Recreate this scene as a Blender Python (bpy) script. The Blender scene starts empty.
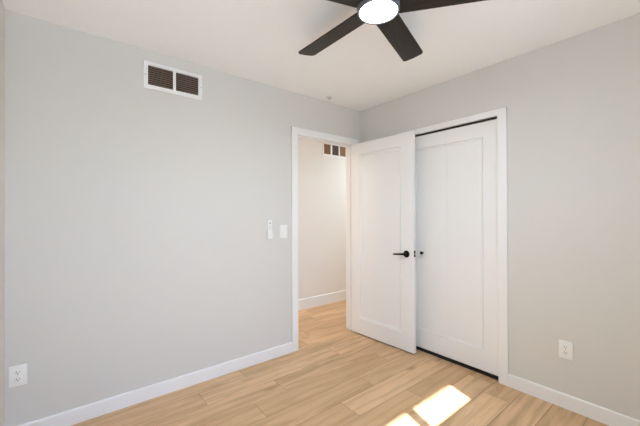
import bpy, bmesh, math, random
from mathutils import Vector, Matrix

random.seed(7)
SC = bpy.context.scene
COL = SC.collection

# ------------------------------------------------------------------ camera
H = 1.29                                    # eye height
YAW, PIT, ROLL = 0.8937, 0.0038, -0.0032
F = Vector((math.cos(YAW) * math.cos(PIT), math.sin(YAW) * math.cos(PIT), math.sin(PIT)))
R0 = Vector((math.sin(YAW), -math.cos(YAW), 0))
U0 = R0.cross(F)
RR = R0 * math.cos(ROLL) + U0 * math.sin(ROLL)
UU = U0 * math.cos(ROLL) - R0 * math.sin(ROLL)
cam = bpy.data.cameras.new('camera')
camo = bpy.data.objects.new('camera', cam)
COL.objects.link(camo)
m = Matrix.Identity(4)
for i in range(3):
    m[i][0], m[i][1], m[i][2] = RR[i], UU[i], -F[i]
m[2][3] = H
camo.matrix_world = m
cam.sensor_width = 36
cam.lens = 315.96 / 640 * 36
cam.clip_start = 0.02
SC.camera = camo

# room measures (metres): the photo's left wall is y = YA, right wall x = XB
YA, XB, ZC = 2.484, 2.583, 2.447
XC, YD = -0.267, -0.476
WT = 0.11                                   # partition thickness
XH0, XH1, YH = -0.267, 4.6, 3.49            # hallway

# ------------------------------------------------------------------ world, sun, exposure
SUN_EL = math.atan(0.93)
SUN_DIR = Vector((0.31 * math.cos(SUN_EL), 0.951 * math.cos(SUN_EL), -math.sin(SUN_EL)))
SKY_TINT = (0.46, 0.63, 1.0, 1)
w = bpy.data.worlds.new('world')
SC.world = w
w.use_nodes = True
wn = w.node_tree.nodes
bg = wn['Background']
sky = wn.new('ShaderNodeTexSky')
sky.sky_type = 'NISHITA'
sky.sun_disc = False
sky.sun_elevation = SUN_EL
sky.sun_rotation = math.atan2(-SUN_DIR.x, -SUN_DIR.y)
sky.dust_density = 2.5
sky.altitude = 200
hsv = wn.new('ShaderNodeHueSaturation')
hsv.inputs['Saturation'].default_value = 0.35
w.node_tree.links.new(sky.outputs[0], hsv.inputs['Color'])
tint = wn.new('ShaderNodeMix')
tint.data_type = 'RGBA'
tint.blend_type = 'MULTIPLY'
tint.inputs['Factor'].default_value = 1.0
tint.inputs['B'].default_value = SKY_TINT
w.node_tree.links.new(hsv.outputs[0], tint.inputs['A'])
w.node_tree.links.new(tint.outputs['Result'], bg.inputs[0])
bg.inputs[1].default_value = 0.85

sl = bpy.data.lights.new('sun', 'SUN')
sl.energy = 23.0
sl.color = (0.89, 0.95, 1.0)
sl.angle = math.radians(0.53)
so = bpy.data.objects.new('sun', sl)
COL.objects.link(so)
so.rotation_euler = SUN_DIR.to_track_quat('-Z', 'Y').to_euler()
so.location = (-1.5, -6, 5)

SC.view_settings.view_transform = 'Standard'
SC.view_settings.look = 'None'
SC.view_settings.gamma = 1
SC.view_settings.use_curve_mapping = False
SC.view_settings.exposure = 0.13
SC.cycles.max_bounces = 16
SC.cycles.diffuse_bounces = 12
SC.cycles.sample_clamp_indirect = 8
FAN_W = 11.8                                # watts of the fan's LED disc
HALL_W, HALL_FILL_W = 13.5, 12.5                # watts of the hallway lamp and the added fill lamp
HALL_C = (1.0, 0.84, 0.70)
HALL_FILL_C = (0.78, 0.91, 1.0)
FAN_C = (0.93, 1.0, 0.97)                               # watts of the hallway lamp
DAY_W = 0.0


# ------------------------------------------------------------------ materials
def lin(r, g, b):
    f = lambda c: (c / 255 / 12.92) if c <= 10 else ((c / 255 + 0.055) / 1.055) ** 2.4
    return (f(r), f(g), f(b), 1)


def mat(name, col, rough=0.5, metal=0.0, bump=0.0, bscale=200, spec=0.5, var=0.0):
    mt = bpy.data.materials.new(name)
    mt.use_nodes = True
    nt = mt.node_tree
    b = nt.nodes['Principled BSDF']
    b.inputs['Base Color'].default_value = col
    b.inputs['Roughness'].default_value = rough
    b.inputs['Metallic'].default_value = metal
    b.inputs['Specular IOR Level'].default_value = spec
    tc = nt.nodes.new('ShaderNodeTexCoord')
    n = nt.nodes.new('ShaderNodeTexNoise')
    n.inputs['Scale'].default_value = bscale
    n.inputs['Detail'].default_value = 3
    nt.links.new(tc.outputs['Object'], n.inputs['Vector'])
    if bump:
        bp = nt.nodes.new('ShaderNodeBump')
        bp.inputs['Strength'].default_value = bump
        bp.inputs['Distance'].default_value = 0.001
        nt.links.new(n.outputs['Fac'], bp.inputs['Height'])
        nt.links.new(bp.outputs[0], b.inputs['Normal'])
    if var:
        mx = nt.nodes.new('ShaderNodeMix')
        mx.data_type = 'RGBA'
        mx.inputs['A'].default_value = col
        mx.inputs['B'].default_value = tuple(c * (1 - var) for c in col[:3]) + (1,)
        nt.links.new(n.outputs['Fac'], mx.inputs['Factor'])
        nt.links.new(mx.outputs['Result'], b.inputs['Base Color'])
    return mt


M_WALL = mat('wall_paint', (0.665, 0.653, 0.620, 1), 0.85, bump=0.25, bscale=260, spec=0.2)
M_CEIL = mat('ceiling_paint', (0.90, 0.915, 0.925, 1), 0.95, bump=0.3, bscale=180, spec=0.1)
M_HALL = mat('hall_wall_paint', (0.81, 0.785, 0.755, 1), 0.85, bump=0.2, bscale=260, spec=0.2)
M_TRIM = mat('white_trim_enamel', (0.83, 0.835, 0.83, 1), 0.35, bump=0.05, bscale=90)
M_DOOR = mat('white_door_enamel', (0.825, 0.83, 0.825, 1), 0.38, bump=0.08, bscale=120)
M_PLAST = mat('white_plastic', (0.83, 0.83, 0.81, 1), 0.3, bump=0.02)
M_GREY = mat('grey_button_rubber', (0.30, 0.30, 0.30, 1), 0.6, bump=0.05)
M_BLACK = mat('matt_black_metal', (0.012, 0.012, 0.013, 1), 0.38, 0.6, bump=0.03)
M_SLOT = mat('dark_slot', (0.03, 0.03, 0.03, 1), 0.7)
M_TRACK_GAP = mat('track_and_gap_shade_black', (0.015, 0.015, 0.015, 1), 0.5)  # closet track black, also the painted shade of the door gaps
M_LOUV_SHADED = mat('louver_shaded_brown', (0.20, 0.155, 0.13, 1), 0.5, bump=0.05)  # shade on the blades put into a dark brown
M_DUCT_SHADE = mat('duct_depth_dark', (0.030, 0.012, 0.009, 1), 0.9, var=0.5, bscale=18)  # flat dark sheet painting the unlit depth of the duct
M_CARD = mat('brown_wooden_backing', (0.27, 0.135, 0.055, 1), 0.7, bump=0.2, bscale=40, var=0.35)
M_SLATE = mat('grey_brown_damper', (0.16, 0.12, 0.11, 1), 0.6, var=0.4, bscale=60)
M_NICK = mat('satin_nickel', (0.55, 0.55, 0.55, 1), 0.35, 1.0)
M_HOUSE = mat('fan_motor_housing_black', (0.018, 0.019, 0.028, 1), 0.32, 0.3)
M_RING = mat('fan_light_ring_grey', (0.16, 0.165, 0.19, 1), 0.35, 0.4)

M_SUN_CUT = mat('white_sun_cut', (0.8, 0.8, 0.8, 1), 0.8)
M_BOUNCE = mat('pale_bounce_surface', (0.80, 0.80, 0.79, 1), 0.9, bump=0.4, bscale=30, var=0.15)  # ground colour kept pale to reflect sun up to the ceiling
M_VINYL = mat('white_vinyl', (0.82, 0.82, 0.82, 1), 0.4)


def emis(name, col, strength):
    mt = bpy.data.materials.new(name)
    mt.use_nodes = True
    b = mt.node_tree.nodes['Principled BSDF']
    b.inputs['Base Color'].default_value = (0.9, 0.9, 0.9, 1)
    b.inputs['Emission Color'].default_value = col
    b.inputs['Emission Strength'].default_value = strength
    return mt


def glass():
    mt = bpy.data.materials.new('window_glass')
    mt.use_nodes = True
    nt = mt.node_tree
    nt.nodes.remove(nt.nodes['Principled BSDF'])
    tr = nt.nodes.new('ShaderNodeBsdfTransparent')
    tr.inputs[0].default_value = (0.94, 0.96, 0.95, 1)
    gl = nt.nodes.new('ShaderNodeBsdfGlossy')
    gl.inputs['Roughness'].default_value = 0.0
    lw = nt.nodes.new('ShaderNodeLayerWeight')
    lw.inputs[0].default_value = 0.5
    pw = nt.nodes.new('ShaderNodeMath')
    pw.operation = 'POWER'
    pw.inputs[1].default_value = 5.0
    nt.links.new(lw.outputs['Facing'], pw.inputs[0])
    fr = nt.nodes.new('ShaderNodeMath')
    fr.operation = 'MULTIPLY_ADD'
    fr.inputs[1].default_value = 0.96
    fr.inputs[2].default_value = 0.04
    nt.links.new(pw.outputs[0], fr.inputs[0])
    mx = nt.nodes.new('ShaderNodeMixShader')
    nt.links.new(fr.outputs[0], mx.inputs[0])
    nt.links.new(tr.outputs[0], mx.inputs[1])
    nt.links.new(gl.outputs[0], mx.inputs[2])
    nt.links.new(mx.outputs[0], nt.nodes['Material Output'].inputs[0])
    return mt


M_GLASS = glass()


def blade_mat():
    mt = mat('dark_walnut_fan_blade', (0.030, 0.023, 0.018, 1), 0.5, spec=0.3)
    nt = mt.node_tree
    b = nt.nodes['Principled BSDF']
    tc = nt.nodes.new('ShaderNodeTexCoord')
    mp = nt.nodes.new('ShaderNodeMapping')
    mp.inputs['Scale'].default_value = (6, 90, 10)
    n = nt.nodes.new('ShaderNodeTexNoise')
    n.inputs['Scale'].default_value = 1.0
    n.inputs['Detail'].default_value = 5
    cr = nt.nodes.new('ShaderNodeValToRGB')
    cr.color_ramp.elements[0].color = (0.010, 0.008, 0.0065, 1)
    cr.color_ramp.elements[1].color = (0.032, 0.022, 0.016, 1)
    cr.color_ramp.elements[0].position = 0.35
    cr.color_ramp.elements[1].position = 0.75
    nt.links.new(tc.outputs['Object'], mp.inputs[0])
    nt.links.new(mp.outputs[0], n.inputs['Vector'])
    nt.links.new(n.outputs['Fac'], cr.inputs[0])
    nt.links.new(cr.outputs[0], b.inputs['Base Color'])
    return mt


M_BLADE = blade_mat()


def floor_mat():
    mt = bpy.data.materials.new('light_oak_planks')
    mt.use_nodes = True
    nt = mt.node_tree
    N, L = nt.nodes, nt.links
    b = N['Principled BSDF']
    at = N.new('ShaderNodeAttribute')
    at.attribute_name = 'plank'
    tc = N.new('ShaderNodeTexCoord')
    sc = N.new('ShaderNodeVectorMath')
    sc.operation = 'SCALE'
    sc.inputs['Scale'].default_value = 23.0
    L.new(at.outputs['Color'], sc.inputs[0])
    ad = N.new('ShaderNodeVectorMath')
    ad.operation = 'ADD'
    L.new(tc.outputs['Object'], ad.inputs[0])
    L.new(sc.outputs[0], ad.inputs[1])

    def mapping(s):
        mp = N.new('ShaderNodeMapping')
        mp.inputs['Scale'].default_value = s
        L.new(ad.outputs[0], mp.inputs[0])
        return mp

    def noise(s, scale, detail=4, dist=0.0, rough=0.55):
        n = N.new('ShaderNodeTexNoise')
        n.inputs['Scale'].default_value = scale
        n.inputs['Detail'].default_value = detail
        n.inputs['Distortion'].default_value = dist
        n.inputs['Roughness'].default_value = rough
        L.new(mapping(s).outputs[0], n.inputs['Vector'])
        return n

    fine = noise((3.5, 60, 1), 1.0, 5, 0.8)          # long thin pores
    band = noise((1.3, 8, 1), 1.0, 4, 1.6)         # broad cathedral figure
    blot = noise((1.6, 3.2, 1), 1.0, 2)            # tone drift along a board
    wv = N.new('ShaderNodeTexWave')
    wv.wave_type = 'BANDS'
    wv.bands_direction = 'Y'
    wv.inputs['Scale'].default_value = 4.0
    wv.inputs['Distortion'].default_value = 9.0
    wv.inputs['Detail'].default_value = 2.5
    wv.inputs['Detail Scale'].default_value = 0.6
    L.new(mapping((0.28, 1.0, 1)).outputs[0], wv.inputs['Vector'])
    vo = N.new('ShaderNodeTexVoronoi')             # knots
    vo.inputs['Scale'].default_value = 1.0
    L.new(mapping((1.5, 3.6, 1)).outputs[0], vo.inputs['Vector'])
    kn = N.new('ShaderNodeMapRange')
    kn.inputs['From Min'].default_value = 0.02
    kn.inputs['From Max'].default_value = 0.13
    kn.inputs['To Min'].default_value = 1.0
    kn.inputs['To Max'].default_value = 0.0
    L.new(vo.outputs['Distance'], kn.inputs[0])

    def mixc(fac, a, c, blend='MIX'):
        mx = N.new('ShaderNodeMix')
        mx.data_type = 'RGBA'
        mx.blend_type = blend
        for k, v in (('Factor', fac), ('A', a), ('B', c)):
            if isinstance(v, (float, int, tuple)):
                mx.inputs[k].default_value = v
            else:
                L.new(v, mx.inputs[k])
        return mx.outputs['Result']

    def ramp(src, p0, p1, v0=0.0, v1=1.0):
        mr = N.new('ShaderNodeMapRange')
        mr.inputs['From Min'].default_value = p0
        mr.inputs['From Max'].default_value = p1
        mr.inputs['To Min'].default_value = v0
        mr.inputs['To Max'].default_value = v1
        L.new(src, mr.inputs[0])
        return mr.outputs[0]

    sep = N.new('ShaderNodeSeparateColor')
    L.new(at.outputs['Color'], sep.inputs[0])
    base = mixc(sep.outputs[0], FL_A, FL_B)
    c = mixc(ramp(blot.outputs['Fac'], 0.35, 0.7), base, mixc(0.35, base, FL_D))
    c = mixc(ramp(band.outputs['Fac'], 0.45, 0.72, 0, 0.66), c, FL_D)
    c = mixc(ramp(wv.outputs['Fac'], 0.72, 1.0, 0, 0.28), c, FL_D)
    c = mixc(ramp(fine.outputs['Fac'], 0.54, 0.80, 0, 0.38), c, FL_D)
    c = mixc(ramp(kn.outputs[0], 0, 1, 0, 0.6), c, (0.22, 0.115, 0.05, 1))
    L.new(c, b.inputs['Base Color'])
    b.inputs['Roughness'].default_value = 0.42
    b.inputs['Specular IOR Level'].default_value = 0.4
    bp = N.new('ShaderNodeBump')
    bp.inputs['Strength'].default_value = 0.25
    bp.inputs['Distance'].default_value = 0.0006
    L.new(fine.outputs['Fac'], bp.inputs['Height'])
    L.new(bp.outputs[0], b.inputs['Normal'])
    return mt


FL_A = (0.79, 0.535, 0.318, 1)
FL_B = (0.61, 0.388, 0.213, 1)
FL_D = (0.37, 0.225, 0.105, 1)
M_FLOOR = floor_mat()


# ------------------------------------------------------------------ mesh helpers
def box(bm, x0, x1, y0, y1, z0, z1, bev=0.0, seg=2, mtx=None):
    t = bmesh.new()
    v = [t.verts.new((x, y, z)) for x in (x0, x1) for y in (y0, y1) for z in (z0, z1)]
    for f in ((0, 1, 3, 2), (4, 6, 7, 5), (0, 4, 5, 1), (2, 3, 7, 6), (0, 2, 6, 4), (1, 5, 7, 3)):
        t.faces.new([v[i] for i in f])
    if bev:
        bmesh.ops.bevel(t, geom=list(t.edges), offset=bev, segments=seg, profile=0.5, affect='EDGES')
    merge(bm, t, mtx)


def merge(bm, t, mtx=None):
    if mtx is not None:
        bmesh.ops.transform(t, matrix=mtx, verts=t.verts)
    me = bpy.data.meshes.new('tmp')
    t.to_mesh(me)
    t.free()
    bm.from_mesh(me)
    bpy.data.meshes.remove(me)


def lathe(bm, prof, n=48, mtx=None, cap=True):
    """profile of (radius, z), turned round z"""
    t = bmesh.new()
    rings = []
    for r, z in prof:
        if r < 1e-6:
            rings.append([t.verts.new((0, 0, z))])
        else:
            rings.append([t.verts.new((r * math.cos(2 * math.pi * i / n), r * math.sin(2 * math.pi * i / n), z)) for i in range(n)])
    for a, c in zip(rings, rings[1:]):
        for i in range(n):
            j = (i + 1) % n
            if len(a) == 1 and len(c) == 1:
                continue
            if len(a) == 1:
                t.faces.new((a[0], c[j], c[i]))
            elif len(c) == 1:
                t.faces.new((a[i], a[j], c[0]))
            else:
                t.faces.new((a[i], a[j], c[j], c[i]))
    if cap:
        for k in (0, -1):
            if len(rings[k]) > 1:
                t.faces.new(rings[k] if k else rings[k][::-1])
    bmesh.ops.recalc_face_normals(t, faces=t.faces)
    for f in t.faces:
        f.smooth = True
    merge(bm, t, mtx)


def prism(bm, pts, z0, z1, bev=0.0, mtx=None, seg=2):
    """outline in xy, extruded along z"""
    t = bmesh.new()
    lo = [t.verts.new((x, y, z0)) for x, y in pts]
    hi = [t.verts.new((x, y, z1)) for x, y in pts]
    t.faces.new(lo[::-1])
    t.faces.new(hi)
    n = len(pts)
    for i in range(n):
        t.faces.new((lo[i], lo[(i + 1) % n], hi[(i + 1) % n], hi[i]))
    bmesh.ops.recalc_face_normals(t, faces=t.faces)
    if bev:
        es = [e for e in t.edges if abs(e.verts[0].co.z - e.verts[1].co.z) < 1e-6]
        bmesh.ops.bevel(t, geom=es, offset=bev, segments=seg, profile=0.5, affect='EDGES')
    merge(bm, t, mtx)


def rrect(w_, h_, r, n=5, cx=0, cy=0):
    p = []
    for sx, sy, a0 in ((1, 1, 0), (-1, 1, 90), (-1, -1, 180), (1, -1, 270)):
        for i in range(n + 1):
            a = math.radians(a0 + 90 * i / n)
            p.append((cx + sx * (w_ / 2 - r) + r * math.cos(a), cy + sy * (h_ / 2 - r) + r * math.sin(a)))
    return p


def obj(name, bm, material, parent=None, smooth=False):
    bmesh.ops.recalc_face_normals(bm, faces=bm.faces) if False else None
    me = bpy.data.meshes.new(name)
    bm.to_mesh(me)
    bm.free()
    me.materials.append(material)
    if smooth:
        for p in me.polygons:
            p.use_smooth = True
        me.set_sharp_from_angle(angle=math.radians(35))
    o = bpy.data.objects.new(name, me)
    COL.objects.link(o)
    if parent is not None:
        o.parent = parent
    return o


def empty(name, loc, rotz=0.0):
    o = bpy.data.objects.new(name, None)
    o.location = loc
    o.rotation_euler = (0, 0, rotz)
    o.empty_display_size = 0.1
    COL.objects.link(o)
    return o


def tag(o, label, cat, kind=None, group=None):
    o['label'] = label
    o['category'] = cat
    if kind:
        o['kind'] = kind
    if group:
        o['group'] = group
    return o


def B():
    return bmesh.new()


# ------------------------------------------------------------------ floor
def build_floor():
    bm = B()
    lay = bm.loops.layers.float_color.new('plank')
    PW, PL, G = 0.1837, 1.22, 0.0018
    joints = {9: 1.118, 8: 0.747, 7: 1.26, 6: 1.0, 5: 1.81, 4: 1.465, 3: 1.95, 2: 1.30, 1: 2.36, 0: 1.55}
    x0, x1, y0, y1 = -0.40, 4.72, -0.60, 3.62
    for k in range(-8, 17):
        ya, yb = 0.685 + k * PW, 0.685 + (k + 1) * PW
        ya, yb = max(ya, y0), min(yb, y1)
        if yb - ya < 0.01:
            continue
        j = joints.get(k, random.uniform(0, PL))
        j -= PL * 5
        while j < x1:
            xa, xb = max(j, x0), min(j + PL, x1)
            j += PL
            if xb - xa < 0.01:
                continue
            col = (random.random(), random.random(), random.random(), 1)
            o = [bm.verts.new(p) for p in ((xa + G / 2, ya + G / 2, -0.0015), (xb - G / 2, ya + G / 2, -0.0015), (xb - G / 2, yb - G / 2, -0.0015), (xa + G / 2, yb - G / 2, -0.0015))]
            i_ = [bm.verts.new(p) for p in ((xa + G * 1.5, ya + G * 1.5, 0), (xb - G * 1.5, ya + G * 1.5, 0), (xb - G * 1.5, yb - G * 1.5, 0), (xa + G * 1.5, yb - G * 1.5, 0))]
            fs = [bm.faces.new(i_)]
            for q in range(4):
                fs.append(bm.faces.new((o[q], o[(q + 1) % 4], i_[(q + 1) % 4], i_[q])))
            for f in fs:
                for l in f.loops:
                    l[lay] = col
    me_o = obj('floor', bm, M_FLOOR)
    # dark subfloor under the joints, in the same object
    sub = B()
    box(sub, x0, x1, y0, y1, -0.08, -0.0016)
    me = bpy.data.meshes.new('sub')
    sub.to_mesh(me)
    sub.free()
    t = bmesh.new()
    t.from_mesh(me_o.data)
    n0 = len(t.faces)
    t.from_mesh(me)
    t.faces.ensure_lookup_table()
    me_o.data.materials.append(mat('dark_subfloor_wood', (0.12, 0.075, 0.045, 1), 0.9))
    for f in t.faces[n0:]:
        f.material_index = 1
    t.to_mesh(me_o.data)
    t.free()
    tag(me_o, 'light oak plank floor running through the room and the hallway', 'floor', 'structure')


build_floor()

# ------------------------------------------------------------------ shell
DX0, DX1, DZ = 1.713, 2.475, 2.052          # bedroom doorway in the left wall
CY0, CY1, CZ = 1.0285, 1.906, 2.043          # closet opening in the right wall
VX0, VX1, VZ0, VZ1 = -0.20, 0.495, 0.12, 2.18        # tall unseen window, added to fill the ceiling with light
WX0, WX1, WZ0, WZ1 = 0.627, 1.697, 1.492, 2.16   # window in the wall behind the camera

bm = B()
JT = 0.018                                  # jamb boards line the openings
box(bm, XC - WT, DX0 - JT, YA, YA + WT, 0, ZC)
box(bm, DX0 - JT, DX1 + JT, YA, YA + WT, DZ + JT, ZC)
box(bm, DX1 + JT, XB + WT, YA, YA + WT, 0, ZC)
tag(obj('wall_left', bm, M_WALL), 'pale greige wall with the doorway and the large vent', 'wall', 'structure')
bm = B()
box(bm, XB, XB + WT, YD - WT, CY0 - 0.015, 0, ZC)
box(bm, XB, XB + WT, CY0 - 0.015, CY1 + 0.015, CZ + 0.015, ZC)
box(bm, XB, XB + WT, CY1 + 0.015, YA, 0, ZC)
tag(obj('wall_right', bm, M_WALL), 'pale greige wall with the closet opening', 'wall', 'structure')
bm = B()
box(bm, XC - WT, XC, YD, YA, 0, ZC)
tag(obj('wall_side', bm, M_WALL), 'greige side wall, a sliver at the far left edge', 'wall', 'structure')
WTD = 0.14
bm = B()
box(bm, XC - WT, VX0, YD - WTD, YD, 0, ZC)
box(bm, VX1, WX0, YD - WTD, YD, 0, ZC)
box(bm, VX0, VX1, YD - WTD, YD, 0, VZ0)
box(bm, VX0, VX1, YD - WTD, YD, VZ1, ZC)
box(bm, WX1, XB, YD - WTD, YD, 0, ZC)
box(bm, WX0, WX1, YD - WTD, YD, 0, WZ0)
box(bm, WX0, WX1, YD - WTD, YD, WZ1, ZC)
tag(obj('wall_back', bm, M_WALL), 'greige wall behind the camera with the high window', 'wall', 'structure')
bm = B()
box(bm, XC - WT, XH1 + WT, YD - WTD, YH + WT, ZC, ZC + 0.1)
tag(obj('ceiling', bm, M_CEIL), 'flat off-white ceiling', 'ceiling', 'structure')
# hallway
bm = B()
box(bm, XH0 - WT, XH1 + WT, YH, YH + WT, 0, ZC)
tag(obj('wall_hall', bm, M_HALL), 'bright creamy hallway wall seen through the doorway', 'wall', 'structure')
bm = B()
box(bm, XH0 - WT, XH0, YA + WT, YH, 0, ZC)
tag(obj('wall_hall_end', bm, M_HALL), 'near end wall of the hallway', 'wall', 'structure')
bm = B()
box(bm, XH1, XH1 + WT, YD - WTD, YH, 0, ZC)
box(bm, XB + WT, XH1, YA, YA + WT, 0, ZC)
tag(obj('wall_hall_right', bm, M_HALL), 'far end walls of the hallway', 'wall', 'structure')
# closet interior
bm = B()
box(bm, 3.25, 3.30, 0.60, YA, 0, ZC)
box(bm, XB + WT, 3.25, 0.55, 0.60, 0, ZC)
tag(obj('wall_closet', bm, M_WALL), 'inside walls of the closet behind the folding doors', 'wall', 'structure')


# baseboards: profile with a soft top edge
def baseboard(name, p0, p1, nrm, label, h=0.093, t=0.013):
    """runs p0 -> p1 on the wall; nrm points into the room"""
    bm = B()
    prof = [(0, 0), (t, 0), (t, h - 0.007), (t * 0.85, h - 0.003), (t * 0.5, h), (0, h)]
    a = [bm.verts.new((p0[0] + nrm[0] * d, p0[1] + nrm[1] * d, z)) for d, z in prof]
    c = [bm.verts.new((p1[0] + nrm[0] * d, p1[1] + nrm[1] * d, z)) for d, z in prof]
    n = len(prof)
    for i in range(n):
        bm.faces.new((a[i], a[(i + 1) % n], c[(i + 1) % n], c[i]))
    bm.faces.new(a[::-1])
    bm.faces.new(c)
    bmesh.ops.recalc_face_normals(bm, faces=bm.faces)
    tag(obj(name, bm, M_TRIM), label, 'baseboard', 'structure')


CW = 0.0635
baseboard('baseboard_left', (XC, YA), (DX0 - CW, YA), (0, -1), 'white baseboard along the wall under the large vent')
baseboard('baseboard_right', (XB, YD), (XB, CY0 - CW), (-1, 0), 'white baseboard to the right of the closet')
baseboard('baseboard_corner', (XB, CY1 + CW), (XB, YA), (-1, 0), 'short white baseboard behind the open door')
baseboard('baseboard_side', (XC, YD), (XC, YA - 0.013), (1, 0), 'white baseboard along the side wall')
baseboard('baseboard_back', (XC, YD), (XB, YD), (0, 1), 'white baseboard under the window')
baseboard('baseboard_hall', (XH0, YH), (XH1, YH), (0, -1), 'white baseboard along the hallway wall', h=0.145)

# doorway trim: casings both sides + jamb + stop
bm = B()
T = 0.016
for (s, y0, y1) in ((1, YA - T, YA), (2, YA + WT, YA + WT + T)):
    box(bm, DX0 - CW, DX0 + 0.004, y0, y1, 0, DZ + CW - 0.0, 0.003)
    box(bm, DX1 - 0.004, DX1 + CW, y0, y1, 0, DZ + CW - 0.0, 0.003)
    box(bm, DX0 - CW, DX1 + CW, y0 - 0.0004, y1, DZ - 0.004, DZ + CW, 0.003)
box(bm, DX0 - 0.018, DX0, YA, YA + WT, 0, DZ)
box(bm, DX1, DX1 + 0.018, YA, YA + WT, 0, DZ)
box(bm, DX0 - JT, DX1 + JT, YA, YA + WT, DZ, DZ + JT)
# stop
box(bm, DX0, DX0 + 0.011, YA + 0.042, YA + 0.077, 0, DZ, 0.002)
box(bm, DX1 - 0.011, DX1, YA + 0.042, YA + 0.077, 0, DZ, 0.002)
box(bm, DX0, DX1, YA + 0.042, YA + 0.077, DZ - 0.011, DZ, 0.002)
tag(obj('trim_1', bm, M_TRIM), 'white casing and jamb round the hallway doorway', 'door frame', 'structure')

# closet trim
bm = B()
HC = 0.046
box(bm, XB - T, XB, CY0 - CW, CY0 + 0.003, 0, CZ + HC, 0.003)
box(bm, XB - T, XB, CY1 - 0.003, CY1 + CW, 0, CZ + HC, 0.003)
box(bm, XB - T - 0.0004, XB, CY0 - CW, CY1 + CW, CZ - 0.003, CZ + HC, 0.003)
box(bm, XB, XB + WT, CY0 - 0.015, CY0, 0, CZ)
box(bm, XB, XB + WT, CY1, CY1 + 0.015, 0, CZ)
box(bm, XB, XB + WT, CY0, CY1, CZ, CZ + 0.015)
tag(obj('trim_2', bm, M_TRIM), 'white casing round the closet opening', 'door frame', 'structure')


# ------------------------------------------------------------------ moulded panel slab
def slab(bm, w_, h_, t_, px0, px1, pz0, pz1, two=True, open0=False, open1=False, dep=0.011, bw=0.021):
    """slab from x 0..w_, y 0..t_ (y=0 is the front), z 0..h_, with a moulded rectangle px0..px1 / pz0..pz1
    sunk into the front (and the back). open0/open1: the moulding runs out at that edge."""
    t = bmesh.new()
    xs = [0, w_]

    def face(front):
        s = 1 if front else -1
        y = 0 if front else t_
        # nested rectangles: outer edge, bead top, groove, field
        a0 = 0 if open0 else px0
        a1 = w_ if open1 else px1
        steps = [(0.0, 0.0), (0.0025, -0.0), (0.0085, dep), (0.0125, dep), (0.0150, dep * 0.35), (bw - 0.002, dep * 0.3), (bw + 0.004, dep * 0.85), (bw + 0.010, dep * 0.9)]
        rings = []
        outer = [(0, 0), (w_, 0), (w_, h_), (0, h_)]
        rings.append([t.verts.new((x, y, z)) for x, z in outer])
        for off, d in steps[1:]:
            x0 = a0 + (0 if open0 else off)
            x1 = a1 - (0 if open1 else off)
            z0, z1 = pz0 + off, pz1 - off
            rings.append([t.verts.new((x, y + s * d, z)) for x, z in ((x0, z0), (x1, z0), (x1, z1), (x0, z1))])
        for A, C in zip(rings, rings[1:]):
            for i in range(4):
                j = (i + 1) % 4
                if (open1 and i == 1) or (open0 and i == 3):
                    continue
                f = (A[i], A[j], C[j], C[i])
                try:
                    t.faces.new(f if front else f[::-1])
                except ValueError:
                    pass
        t.faces.new(rings[-1] if front else rings[-1][::-1])
        return rings[0], rings

    fr, rg = face(True)
    if two:
        bk = face(False)[0]
    else:
        bk = [t.verts.new((x, t_, z)) for x, z in ((0, 0), (w_, 0), (w_, h_), (0, h_))]
        t.faces.new(bk[::-1])
    for i in range(4):
        j = (i + 1) % 4
        if (open1 and i == 1) or (open0 and i == 3):
            mid = [r[i] for r in rg[1:]] + [r[j] for r in rg[:0:-1]]
            t.faces.new(([fr[i]] + mid + [fr[j], bk[j], bk[i]])[::-1])
            continue
        t.faces.new((fr[j], fr[i], bk[i], bk[j]))
    bmesh.ops.remove_doubles(t, verts=t.verts, dist=1e-6)
    bmesh.ops.dissolve_degenerate(t, edges=t.edges, dist=1e-6)
    merge(bm, t)


# ------------------------------------------------------------------ open bedroom door
# local frame: x from the hinge to the free edge, y into the door's thickness (away from the camera), z up
P0 = Vector((2.441, 2.479, 0.0))
P1 = Vector((2.475, 1.716, 0.0))
dirx = (P1 - P0).normalized()
DW = (P1 - P0).length
door = empty('door_1', (P0.x, P0.y, 0.012), math.atan2(dirx.y, dirx.x))
tag(door, 'white moulded door with black lever standing open in front of the corner', 'door', 'structure')
DH = 2.037
bm = B()
slab(bm, DW, DH, 0.035, 0.108, DW - 0.132, 0.160, DH - 0.118)
obj('door_slab', bm, M_DOOR, door)
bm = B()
box(bm, 0.002, DW - 0.002, 0.002, 0.033, -0.006, 0.0)  # dark strip standing in for the shade of the floor gap
gap_strip = obj('door_gap_shade', bm, M_TRACK_GAP, door)
gap_strip['label'] = 'thin dark strip painting the shade under the door'


def rot_to(axis_from, axis_to):
    return axis_from.rotation_difference(axis_to).to_matrix().to_4x4()


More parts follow.
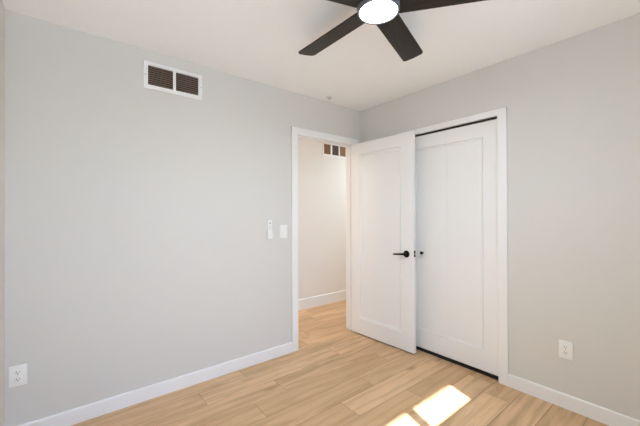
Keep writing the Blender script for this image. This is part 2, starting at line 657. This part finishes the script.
def lever(parent, x, z, side):
    """side -1: front of the door (towards the camera), +1: back"""
    y0 = 0.0 if side < 0 else 0.035
    h = empty('door_handle', (x, y0, z))
    h.parent = parent
    h['label'] = 'matt black lever handle'
    mt = Matrix.Rotation(math.radians(90 if side < 0 else -90), 4, 'X')   # z -> outwards
    bm = B()
    lathe(bm, [(0.0, 0.0), (0.0315, 0.0), (0.0325, 0.002), (0.0325, 0.006), (0.0305, 0.0085), (0.013, 0.009)], 40, mt)
    lathe(bm, [(0.0105, 0.007), (0.0095, 0.012), (0.0095, 0.038), (0.0, 0.039)], 24, mt)
    obj('rosette', bm, M_BLACK, h, True)
    bm = B()
    # lever bar: from the spindle towards the hinge (-x), slightly drooping
    ya, yb = (-0.047, -0.034) if side < 0 else (0.034, 0.047)
    pts = [(0.011, -0.010), (0.011, 0.010), (-0.02, 0.010), (-0.116, -0.001), (-0.122, -0.004), (-0.123, -0.013), (-0.116, -0.016), (-0.02, -0.010)]
    t = bmesh.new()
    A = [t.verts.new((x_, ya, z_ + 0.0)) for x_, z_ in pts]
    C = [t.verts.new((x_, yb, z_ + 0.0)) for x_, z_ in pts]
    n = len(pts)
    t.faces.new(A)
    t.faces.new(C[::-1])
    for i in range(n):
        t.faces.new((A[i], A[(i + 1) % n], C[(i + 1) % n], C[i]))
    bmesh.ops.recalc_face_normals(t, faces=t.faces)
    bmesh.ops.bevel(t, geom=list(t.edges), offset=0.003, segments=2, profile=0.5, affect='EDGES')
    merge(bm, t)
    obj('lever', bm, M_BLACK, h, True)
    return h


lever(door, DW - 0.073, 0.905, -1)
lever(door, DW - 0.073, 0.905, 1)
# latch plate in the free edge
lat = B()
box(lat, DW - 0.0005, DW + 0.0018, 0.005, 0.030, 0.882, 0.940, 0.0008)
lp = obj('latch_plate', lat, M_BLACK, door)
lp['label'] = 'black latch plate in the door edge'
bm = B()
box(bm, DW + 0.0018, DW + 0.011, 0.0095, 0.0255, 0.9045, 0.9175, 0.001)
obj('latch_bolt', bm, M_NICK, lp)
# hinges
for hz in (0.22, 1.02, 1.82):
    bm = B()
    lathe(bm, [(0.0, hz - 0.047), (0.004, hz - 0.046), (0.006, hz - 0.043), (0.006, hz + 0.043), (0.004, hz + 0.046), (0.0, hz + 0.047)], 16,
          Matrix.Translation((-0.0065, 0.030, 0)))
    box(bm, -0.0015, 0.0, 0.003, 0.032, hz - 0.043, hz + 0.043)
    o = obj('hinge', bm, M_TRIM, door, True)

# ------------------------------------------------------------------ folding closet door (two leaves)
XL = XB + 0.016                              # front face of the leaves
closet = empty('door_2', (XL, CY0, 0.0))
tag(closet, 'white folding closet door closed in its opening', 'closet door', 'structure')
LW = (CY1 - CY0) / 2 - 0.0030
LZ0, LZ1 = 0.036, 2.023
# local leaf frame x -> world -y ; y -> world +x.  Leaf origin at its far (left in photo) side.
rz = Matrix.Rotation(math.radians(-90), 4, 'Z')


def leaf(y_left, open0, open1, px0, px1):
    bm = B()
    slab(bm, LW, LZ1 - LZ0, 0.032, px0, px1, 0.192 - LZ0, 1.908 - LZ0, two=False, open0=open0, open1=open1)
    bmesh.ops.transform(bm, matrix=rz, verts=bm.verts)
    bmesh.ops.translate(bm, vec=(0, y_left - CY0, LZ0), verts=bm.verts)
    return obj('door_leaf', bm, M_DOOR, closet)


leaf_l = leaf(CY1 - 0.0025, False, True, 0.110, LW)
leaf_r = leaf(CY0 + 0.0025 + LW, True, False, 0.0, LW - 0.112)
bm = B()
mt = Matrix.Rotation(math.radians(-90), 4, 'Y')
lathe(bm, [(0.0085, 0.0), (0.0085, 0.003), (0.0055, 0.006), (0.0055, 0.014), (0.011, 0.019), (0.0145, 0.024), (0.0145, 0.028), (0.0115, 0.0315), (0.0, 0.0325)], 28,
      Matrix.Translation((0.004, 1.703 - CY0, 0.926)) @ mt)
k = obj('door_knob', bm, M_BLACK, leaf_l, True)
k['label'] = 'small round black knob'
bm = B()
box(bm, 0.004, 0.030, 0.004, CY1 - CY0 - 0.004, CZ - 0.014, CZ - 0.0005)
tr = obj('track', bm, M_TRACK_GAP, closet)
tr['label'] = 'black overhead track'
bm = B()
box(bm, 0.006, 0.036, 0.001, CY1 - CY0 - 0.001, 0.0, 0.016, 0.001)  # black strip put in for the shade of the closet gap
leaf_gap = obj('leaf_gap_shade', bm, M_TRACK_GAP, closet)
leaf_gap['label'] = 'black strip painting the dark gap under the leaves'
for yy in (CY1 - CY0 - 0.155, 0.03):
    bm = B()
    box(bm, 0.006, 0.028, yy - 0.012, yy + 0.012, LZ1 - 0.0005, CZ - 0.014, 0.001)
    lathe(bm, [(0.0, LZ1 - 0.001), (0.006, LZ1 - 0.001), (0.006, CZ - 0.013), (0.0, CZ - 0.013)], 14, Matrix.Translation((0.012, yy, 0)))
    obj('pivot', bm, M_TRACK_GAP, tr)


# ------------------------------------------------------------------ wall fittings (local: x right along wall, y towards the viewer, z up)
def rect_frame(bm, x0, x1, z0, z1, holes, y0, y1, bev=0.0):
    """flat plate with rectangular holes side by side (same z range)"""
    hz0, hz1 = holes[0][2], holes[0][3]
    box(bm, x0, x1, y0, y1, z0, hz0, bev)
    box(bm, x0, x1, y0, y1, hz1, z1, bev)
    xs = [x0] + [v for h in holes for v in (h[0], h[1])] + [x1]
    for a, c in zip(xs[0::2], xs[1::2]):
        box(bm, a, c, y0, y1, hz0 - 0.002, hz1 + 0.002, bev)


# return-air grille on the left wall; built facing -y
vx0, vx1, vz0, vz1 = 0.420, 0.823, 2.175, 2.366
g = empty('air_return_grille', (vx0, YA, vz0))
tag(g, 'white framed air return grille with two dark louvered halves high on the wall', 'air vent')
W_, H_ = vx1 - vx0, vz1 - vz0
cells = [(0.028, 0.192, 0.030, 0.166), (0.212, 0.374, 0.030, 0.166)]
bm = B()
rect_frame(bm, 0, W_, 0, H_, cells, -0.010, 0.0, 0.0015)
obj('frame', bm, M_TRIM, g)
for c0, c1, z0, z1 in cells:
    bm = B()
    n = 9
    for i in range(n):
        zc = z0 + (i + 0.5) * (z1 - z0) / n
        mt = Matrix.Translation((0, -0.0048, zc)) @ Matrix.Rotation(math.radians(-38), 4, 'X')
        box(bm, c0 - 0.001, c1 + 0.001, -0.0042, 0.0042, -0.0006, 0.0006, mtx=mt)
    lv = obj('louver_panel', bm, M_LOUV_SHADED, g)
    lv['label'] = 'louvers with their shade painted dark brown'
    bm = B()
    box(bm, c0 - 0.002, c1 + 0.002, -0.0006, -0.0001, z0 - 0.002, z1 + 0.002)
    obj('duct_shade_sheet', bm, M_DUCT_SHADE, lv)
for sx in (0.011, W_ - 0.011):
    bm = B()
    lathe(bm, [(0, 0), (0.0045, 0), (0.004, 0.0012), (0, 0.0017)], 14, Matrix.Translation((sx, -0.010, H_ / 2)) @ Matrix.Rotation(math.radians(90), 4, 'X'))
    obj('screw', bm, M_NICK, g, True)

# hallway grille: white frame, three openings
g = empty('hallway_vent', (2.850, YH, 2.128))
tag(g, 'small white vent with three brown openings high on the hallway wall', 'air vent')
W_, H_ = 0.492, 0.192
cells = [(0.026, 0.155, 0.028, 0.172), (0.181, 0.311, 0.028, 0.172), (0.333, 0.466, 0.028, 0.172)]
bm = B()
rect_frame(bm, 0, W_, 0, H_, cells, -0.012, 0.0, 0.002)
obj('frame', bm, M_TRIM, g)
for i, (c0, c1, z0, z1) in enumerate(cells):
    bm = B()
    box(bm, c0 - 0.002, c1 + 0.002, -0.002, -0.0004, z0 - 0.002, z1 + 0.002)
    if i == 1:
        for q in range(6):
            xx = c0 + (q + 0.5) * (c1 - c0) / 6
            box(bm, xx - 0.0015, xx + 0.0015, -0.009, -0.002, z0, z1)
    else:
        for q in range(4):
            zz = z0 + (q + 0.5) * (z1 - z0) / 4
            box(bm, c0, c1, -0.005, -0.002, zz - 0.0012, zz + 0.0012)
    o = obj('damper', bm, M_SLATE if i == 1 else M_CARD, g)
    o['label'] = 'grey brown middle opening' if i == 1 else 'warm brown opening'


# duplex outlet
def outlet(loc, rotz, label, w_=0.076, h_=0.117):
    g = empty('wall_outlet', loc, rotz)
    tag(g, label, 'outlet', group='white duplex outlets near the baseboards')
    mt = Matrix.Rotation(math.radians(90), 4, 'X')
    bm = B()
    prism(bm, rrect(w_, h_, 0.004), 0.0, 0.0065, 0.0022, mt)
    pl = obj('cover_plate', bm, M_PLAST, g, True)
    for s in (-1, 1):
        bm = B()
        prism(bm, rrect(0.034, 0.0285, 0.011, 6, 0, s * 0.0195), 0.006, 0.0088, 0.0008, mt)
        r = obj('receptacle', bm, M_PLAST, g, True)
        bm = B()
        for sx, hh in ((-0.0065, 0.0085), (0.0065, 0.0068)):
            box(bm, sx - 0.0017, sx + 0.0017, -0.0092, -0.0087, s * 0.0195 + 0.004 - hh / 2, s * 0.0195 + 0.004 + hh / 2)
        lathe(bm, [(0, 0.0087), (0.0028, 0.0087), (0.0028, 0.0092), (0, 0.0092)], 14, Matrix.Translation((0, 0, s * 0.0195 - 0.0068)) @ mt)
        sl_ = obj('slots', bm, M_SLOT, r)
        sl_['label'] = 'dark plug slots'
    bm = B()
    lathe(bm, [(0, 0.006), (0.003, 0.006), (0.0028, 0.0076), (0, 0.0079)], 14, mt)
    obj('screw', bm, M_NICK, g, True)
    return g


outlet((-0.213, YA, 0.378), 0, 'white wall outlet low on the wall at the far left corner')
outlet((XB, 0.616, 0.386), math.radians(-90), 'white wall outlet right of the closet above the baseboard')

# rocker switch
g = empty('light_switch', (1.563, YA, 1.131))
tag(g, 'white rocker light switch beside the doorway casing', 'light switch')
mtx = Matrix.Rotation(math.radians(90), 4, 'X')
bm = B()
prism(bm, rrect(0.078, 0.122, 0.004), 0, 0.0065, 0.0022, mtx)
obj('cover_plate', bm, M_PLAST, g, True)
bm = B()
t = bmesh.new()
# rocker tilted: top pushed in
vv = [(-0.0165, 0.033, 0.0062), (0.0165, 0.033, 0.0062), (0.0165, -0.033, 0.0062), (-0.0165, -0.033, 0.0062)]
lo = [t.verts.new(v) for v in vv]
hi = [t.verts.new((x * 0.98, y * 0.98, 0.0075 if y > 0 else 0.0115)) for x, y, z in vv]
t.faces.new(lo)
t.faces.new(hi[::-1])
for i in range(4):
    t.faces.new((lo[i], hi[i], hi[(i + 1) % 4], lo[(i + 1) % 4]))
bmesh.ops.recalc_face_normals(t, faces=t.faces)
bmesh.ops.bevel(t, geom=list(t.edges), offset=0.0006, segments=1, affect='EDGES')
merge(bm, t, mtx)
obj('rocker', bm, M_PLAST, g)
for s in (-1, 1):
    bm = B()
    lathe(bm, [(0, 0.006), (0.003, 0.006), (0.0028, 0.0075), (0, 0.0078)], 12, Matrix.Translation((0, 0, s * 0.0485)) @ mtx)
    obj('screw', bm, M_PLAST, g, True)

# fan remote in its wall cradle
g = empty('fan_remote', (1.411, YA, 1.072))
tag(g, 'slim white fan remote in a wall cradle left of the light switch', 'remote control')
bm = B()
prism(bm, rrect(0.050, 0.165, 0.008, 5, 0, 0.086), 0, 0.005, 0.0015, mtx)
box(bm, -0.025, 0.025, -0.026, -0.004, 0.002, 0.070, 0.003)
obj('cradle', bm, M_PLAST, g, True)
bm = B()
prism(bm, rrect(0.041, 0.150, 0.010, 6, 0, 0.094), 0.006, 0.0225, 0.004, mtx, 3)
rb = obj('remote_body', bm, M_PLAST, g, True)
bm = B()
lathe(bm, [(0, 0.0225), (0.0075, 0.0225), (0.007, 0.024), (0, 0.0245)], 18, Matrix.Translation((0, 0, 0.140)) @ mtx)
b1 = obj('button', bm, M_GREY, rb, True)
b1['label'] = 'grey round power button'
for zz, sx in ((0.112, -0.008), (0.112, 0.008), (0.092, -0.008), (0.092, 0.008)):
    bm = B()
    lathe(bm, [(0, 0.0225), (0.0045, 0.0225), (0.004, 0.0236), (0, 0.0238)], 14, Matrix.Translation((sx, 0, zz)) @ mtx)
    obj('button', bm, mat('pale_grey_button', (0.55, 0.55, 0.55, 1), 0.6) if zz == 0.112 and sx < 0 else bpy.data.materials['pale_grey_button'], rb, True)

# small ceiling fitting above the doorway
g = empty('ceiling_sprinkler', (2.028, 2.367, ZC))
tag(g, 'tiny pale round sprinkler fitting on the ceiling above the doorway', 'sprinkler')
bm = B()
lathe(bm, [(0, 0), (0.036, 0), (0.036, -0.003), (0.028, -0.007), (0.014, -0.008), (0, -0.008)], 28)
obj('escutcheon', bm, M_TRIM, g, True)
bm = B()
lathe(bm, [(0.010, -0.007), (0.010, -0.013), (0.017, -0.015), (0.017, -0.018), (0, -0.019)], 20)
obj('deflector', bm, M_NICK, g, True)

# ------------------------------------------------------------------ ceiling fan
HX, HY, ZB = 1.170, 1.003, 2.287
PH0 = math.radians(90.6)
fan = empty('ceiling_fan', (HX, HY, 0))
tag(fan, 'dark five-bladed ceiling fan with a round lit lamp in its centre', 'ceiling fan')
bm = B()
lathe(bm, [(0, ZC - 0.001), (0.075, ZC - 0.001), (0.078, ZC - 0.006), (0.078, ZC - 0.045), (0.070, ZC - 0.055), (0.05, ZC - 0.057), (0.05, 2.372), (0.088, 2.369), (0.100, 2.358), (0.103, 2.345), (0.103, 2.282), (0.0, 2.281)], 64)
obj('motor_housing', bm, M_HOUSE, fan, True)
ZL = 2.259
bm = B()
lathe(bm, [(0.0, 2.281), (0.101, 2.281), (0.101, ZL + 0.004), (0.099, ZL), (0.0915, ZL - 0.001), (0.0905, ZL + 0.003), (0, ZL + 0.003)], 64)
ring = obj('light_ring', bm, M_RING, fan, True)
ring['label'] = 'grey ring round the lamp'
bm = B()
lathe(bm, [(0.0904, ZL + 0.0025), (0.088, ZL + 0.001), (0.080, ZL), (0.06, ZL - 0.0008), (0.03, ZL - 0.0012), (0, ZL - 0.0014)], 64, cap=False)
dome = obj('diffuser', bm, emis('lit_fan_diffuser', (1.0, 0.985, 0.97, 1), 8.0), ring, True)
dome['label'] = 'glowing white round diffuser'
BR, BW = 0.586, 0.064
for k in range(5):
    a = PH0 - k * 2 * math.pi / 5
    pts = []
    r0, r1 = 0.085, BR
    wr, wt = 0.058, BW
    rc = 0.022
    pts += [(r0, -wr), (r1 - rc, -wt)]
    for i in range(1, 7):
        q = math.radians(-90 + 90 * i / 6)
        pts.append((r1 - rc + rc * math.cos(q), -wt + rc + rc * math.sin(q)))
    pts.append((r1 + 0.004, 0))
    for i in range(0, 6):
        q = math.radians(90 * i / 6)
        pts.append((r1 - rc + rc * math.cos(q), wt - rc + rc * math.sin(q)))
    pts += [(r1 - rc, wt), (r0, wr)]
    bm = B()
    prism(bm, pts, -0.004, 0.004, 0.0018)
    o = obj('blade', bm, M_BLADE, fan)
    o.location = (0, 0, ZB)
    o.rotation_euler = (math.radians(-11.0), 0, 0)
    o.rotation_mode = 'XYZ'
    o.matrix_local = Matrix.Translation((0, 0, ZB)) @ Matrix.Rotation(a, 4, 'Z') @ Matrix.Rotation(math.radians(-11.0), 4, 'X')

ll = bpy.data.lights.new('fan_lamp', 'AREA')
ll.shape = 'DISK'
ll.size = 0.17
ll.energy = FAN_W
ll.color = FAN_C
lo_ = bpy.data.objects.new('fan_lamp', ll)
COL.objects.link(lo_)
lo_.parent = fan
lo_.location = (0, 0, ZL - 0.006)

# ------------------------------------------------------------------ windows behind the camera
def window(name, x0, x1, z0, z1, mull, label, fw=0.012, sill=0.004):
    win = empty(name, (x0, YD, z0))
    tag(win, label, 'window', 'structure')
    ww, wh = x1 - x0, z1 - z0
    fy0, fy1 = -0.115, -0.060              # frame depth inside the wall
    bm = B()
    mx = ww / 2
    box(bm, 0, ww, fy0, fy1, 0, sill)
    box(bm, 0, ww, fy0, fy1, wh - 0.03, wh, 0.002)
    box(bm, 0, fw, fy0, fy1, 0, wh)
    box(bm, ww - fw, ww, fy0, fy1, 0, wh)
    if mull:
        box(bm, mx - 0.028, mx + 0.028, fy0, fy1, 0, wh, 0.001)
    obj('window_frame', bm, M_VINYL, win)
    lites = ((fw, mx - 0.028), (mx + 0.028, ww - fw)) if mull else ((fw, ww - fw),)
    for a, c in lites:
        bm = B()
        box(bm, a, c, -0.090, -0.086, sill, wh - 0.03)
        obj('window_pane', bm, M_GLASS, win)
    bm = B()                                # interior casing
    box(bm, -CW, 0.0, 0, T, -CW, wh + CW, 0.003)
    box(bm, ww, ww + CW, 0, T, -CW, wh + CW, 0.003)
    box(bm, 0, ww, 0, T, wh, wh + CW, 0.003)
    box(bm, 0, ww, 0, T, -CW, 0.0, 0.003)
    obj('window_casing', bm, M_TRIM, win)


window('window_1', WX0, WX1, WZ0, WZ1, True, 'white two-lite sliding window high in the wall behind the camera')
window('window_fill', VX0, VX1, VZ0, VZ1, False, 'tall window added behind the camera as ceiling fill light', 0.03, 0.03)

# outside: overhang added to cut the sun patch, ground paled to bounce light
bm = B()
box(bm, XC - 1.0, XH1 + 0.6, -1.20, YD - WTD, 2.395, 2.47)
tag(obj('eave_sun_cut', bm, M_SUN_CUT), 'white soffit added outside to cut the sun patch', 'eave_sun_cut', 'structure')
bm = B()
box(bm, -14, 18, -24, YD - WTD - 0.001, -0.5, -0.3)
tag(obj('bounce_ground', bm, M_BOUNCE), 'unseen ground outside, made pale to bounce light indoors', 'bounce_ground', 'structure')

# ------------------------------------------------------------------ hallway lamps (both unseen; the far one is added to brighten the hall wall)
for lx, watts, hc, lab in ((0.95, HALL_W, HALL_C, 'round flush ceiling lamp at the near end of the hallway'), (4.05, HALL_FILL_W, HALL_FILL_C, 'round lamp added at the far end to brighten the hallway wall')):
    g = empty('hallway_ceiling_light', (lx, 3.02, ZC))
    tag(g, lab, 'ceiling light', group='flush ceiling lamp and added fill lamp in the hallway')
    bm = B()
    lathe(bm, [(0, 0), (0.16, 0), (0.165, -0.01), (0.165, -0.03), (0.15, -0.034), (0, -0.034)], 48)
    obj('lamp_base', bm, M_NICK, g, True)
    bm = B()
    lathe(bm, [(0.148, -0.034), (0.145, -0.06), (0.11, -0.08), (0.05, -0.09), (0, -0.092)], 48, cap=False)
    obj('lamp_shade', bm, emis('lit_hall_shade', hc + (1,), watts * 0.4), g, True)
    ll = bpy.data.lights.new('hall_lamp', 'AREA')
    ll.shape = 'DISK'
    ll.size = 0.28
    ll.energy = watts
    ll.color = hc
    lo_ = bpy.data.objects.new('hall_lamp', ll)
    COL.objects.link(lo_)
    lo_.parent = g
    lo_.location = (0, 0, -0.10)
